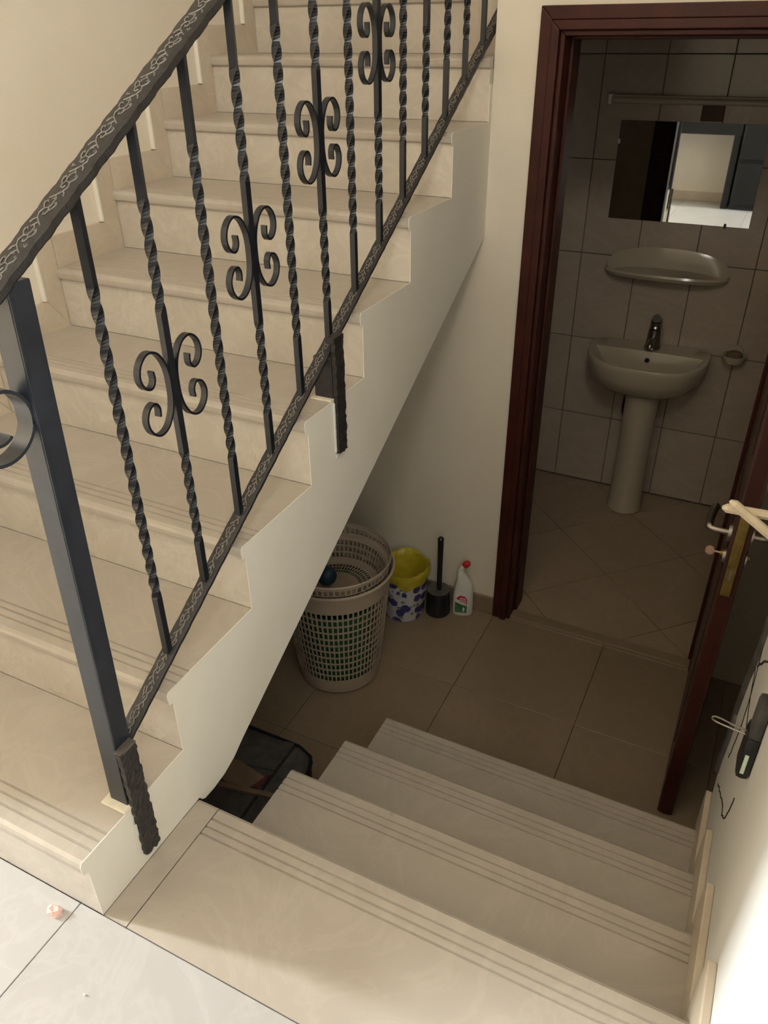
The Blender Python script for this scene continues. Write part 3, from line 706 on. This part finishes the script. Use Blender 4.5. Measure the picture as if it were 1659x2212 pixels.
def cloth(name, x0, x1, y0, y1, z, amp, mat, label, cat, seed):
    rg = random.Random(seed); n = 18; V = []; F = []; ph = [rg.uniform(0, 6) for _ in range(6)]
    for lay in (0, .006):
        for i in range(n+1):
            for j in range(n+1):
                a, c = i/n, j/n; rim = 1-max(abs(a-.5), abs(c-.5))*2
                V.append((x0+(x1-x0)*a+.015*math.sin(7*c+ph[0]), y0+(y1-y0)*c+.015*math.sin(6*a+ph[1]),
                          z+lay+amp*min(1, rim*2.2)*(1+.6*math.sin(9*a+4*c+ph[2])+.5*math.sin(11*c-5*a+ph[3]))))
    m_ = (n+1)**2
    for i in range(n):
        for j in range(n):
            k = i*(n+1)+j; F += [(k, k+1, k+n+2, k+n+1), (m_+k, m_+k+n+1, m_+k+n+2, m_+k+1)]
    bd = [j for j in range(n+1)]+[i*(n+1)+n for i in range(1, n+1)]+[n*(n+1)+j for j in range(n-1, -1, -1)]+[i*(n+1) for i in range(n-1, 0, -1)]
    for i in range(len(bd)): a, c = bd[i], bd[(i+1) % len(bd)]; F.append((a, c, c+m_, a+m_))
    o = obj(name, V, F, mat, None, True, origin=((x0+x1)/2, (y0+y1)/2, z)); return tag(o, label, cat)
cloth('dark_cloth', -.52, -.155, .735, .850, -.4705, .007, 'fabric', 'crumpled dark grey cloth on the black suitcase', 'cloth', 4)
cd_ = G().prism([(-.38, .668), (-.245, .640), (-.172, .652), (-.150, .705), (-.28, .728), (-.39, .72)], -.4688, -.464, 'z').out('cardboard_piece', 'card', origin=(-.27, .62, -.469)); tag(cd_, 'brown cardboard piece lying on the black suitcase', 'cardboard')
cd_ = G().prism([(-.166, .655), (-.146, .660), (-.140, .715), (-.147, .712)], -.4688, -.460, 'z').out('maroon_box', 'maroon', origin=(-.15, .6, -.469)); tag(cd_, 'maroon card strip beside the brown cardboard on the suitcase', 'card')
lt = G().prism([(-.40, .586), (-.07, .652), (-.073, .667), (-.403, .601)], -.4685, -.457, 'z').out('wooden_lath', 'card', origin=(-.23, .62, -.4685)); tag(lt, 'thin brown wooden lath laid across the black suitcase', 'lath')

# ------------------------------------------------------------------ right wall fittings
lk = thing('black_latch_box', 'black plastic box with a pale sticker hung on the right wall', 'box', (XW, .69, .205))
G().bbox(1.026, XW-.0005, .668, .722, .300, .385, .009).out('lit_top', 'fabric', lk, True)  # upper section of the black box, lighter grey stands in for light on it
G().bbox(1.022, XW-.0005, .664, .726, .205, .312, .010).out('housing', 'black', lk, True)
G().bbox(1.029, 1.036, .6630, .6645, .222, .272, .0005).out('sticker', 'sticker', lk)
G().tube(crom([(1.026, .70, .298), (1.000, .702, .300), (.975, .705, .304), (.962, .707, .302), (.962, .707, .294), (.98, .705, .290), (1.026, .70, .288)], 5), .0018, 8).out('wire_loop', 'steel', lk, True)
def stick(P, label):
    o = G().tube(P, [.003, .0085, .0085, .0085], 6, up=(0, 1, 0)).out('wooden_stick', 'wood', origin=P[-1]); return tag(o, label, 'stick', 'wooden sticks jutting from the right wall')
def seg(a, b_, k=(0, .05, .5, 1)): a = Vector(a); b_ = Vector(b_); return [a+(b_-a)*t for t in k]
stick(seg((.884, .800, .703), (XW-.0005, .812, .703)), 'pale wooden stick pointing level, lower of the two crossed sticks')
stick(seg((.894, .778, .731), (XW-.0005, .792, .622)), 'pale wooden stick slanting down across the other crossed stick')

# ------------------------------------------------------------------ hall furniture seen in the mirror
tbt = thing('console_table', 'dark wooden console table reflected in the bathroom mirror', 'table', (-.05, -1.15, 0))
bevel(G().box(-.55, .36, -1.31, -1.0, .605, .70).out('table_top', 'darkfurn', tbt), .004)
for x in (-.54, .30): bevel(G().box(x, x+.055, -1.31, -1.0, 0.001, .605).out('leg_panel', 'darkfurn', tbt), .003)
cbt = thing('dark_cabinet', 'dark low cabinet beside the console table reflected in the mirror', 'cabinet', (.53, -1.13, 0))
bevel(G().box(.375, .72, -1.31, -.99, .03, .78).out('cabinet_body', 'darkfurn', cbt), .004)
for z in (.05, .42): bevel(G().box(.385, .71, -.99, -.975, z, z+.34).out('drawer_front', 'darkfurn', cbt), .003)
G().box(.38, .715, -1.30, -1.0, 0, .03).out('plinth', 'black', cbt)
# small litter on the upper floor
def crumple(name, c, rad, mat, label, cat, seed):
    rg = random.Random(seed); bm = bmesh.new(); bmesh.ops.create_icosphere(bm, subdivisions=2, radius=1)
    for v in bm.verts:
        k = 1+rg.uniform(-.35, .25); v.co = Vector((v.co.x*rad[0]*k, v.co.y*rad[1]*k, max(-rad[2]*.55, v.co.z*rad[2]*k)))
    zmin = min(v.co.z for v in bm.verts); bm.verts.index_update()
    o = G().add([(v.co.x+c[0], v.co.y+c[1], v.co.z-zmin+c[2]+.0003) for v in bm.verts], [[v.index for v in q.verts] for q in bm.faces]).out(name, mat, origin=c); bm.free()
    return tag(o, label, cat)
crumple('crumpled_wrapper', (-.088, -.036, 0), (.018, .012, .007), 'pink', 'tiny crumpled pink wrapper on the pale floor by the first stair', 'wrapper', 2)

crumple('white_crumb', (.075, -.125, 0), (.003, .002, .0015), 'white', 'tiny white crumb lying on the pale floor tile', 'crumb', 40)
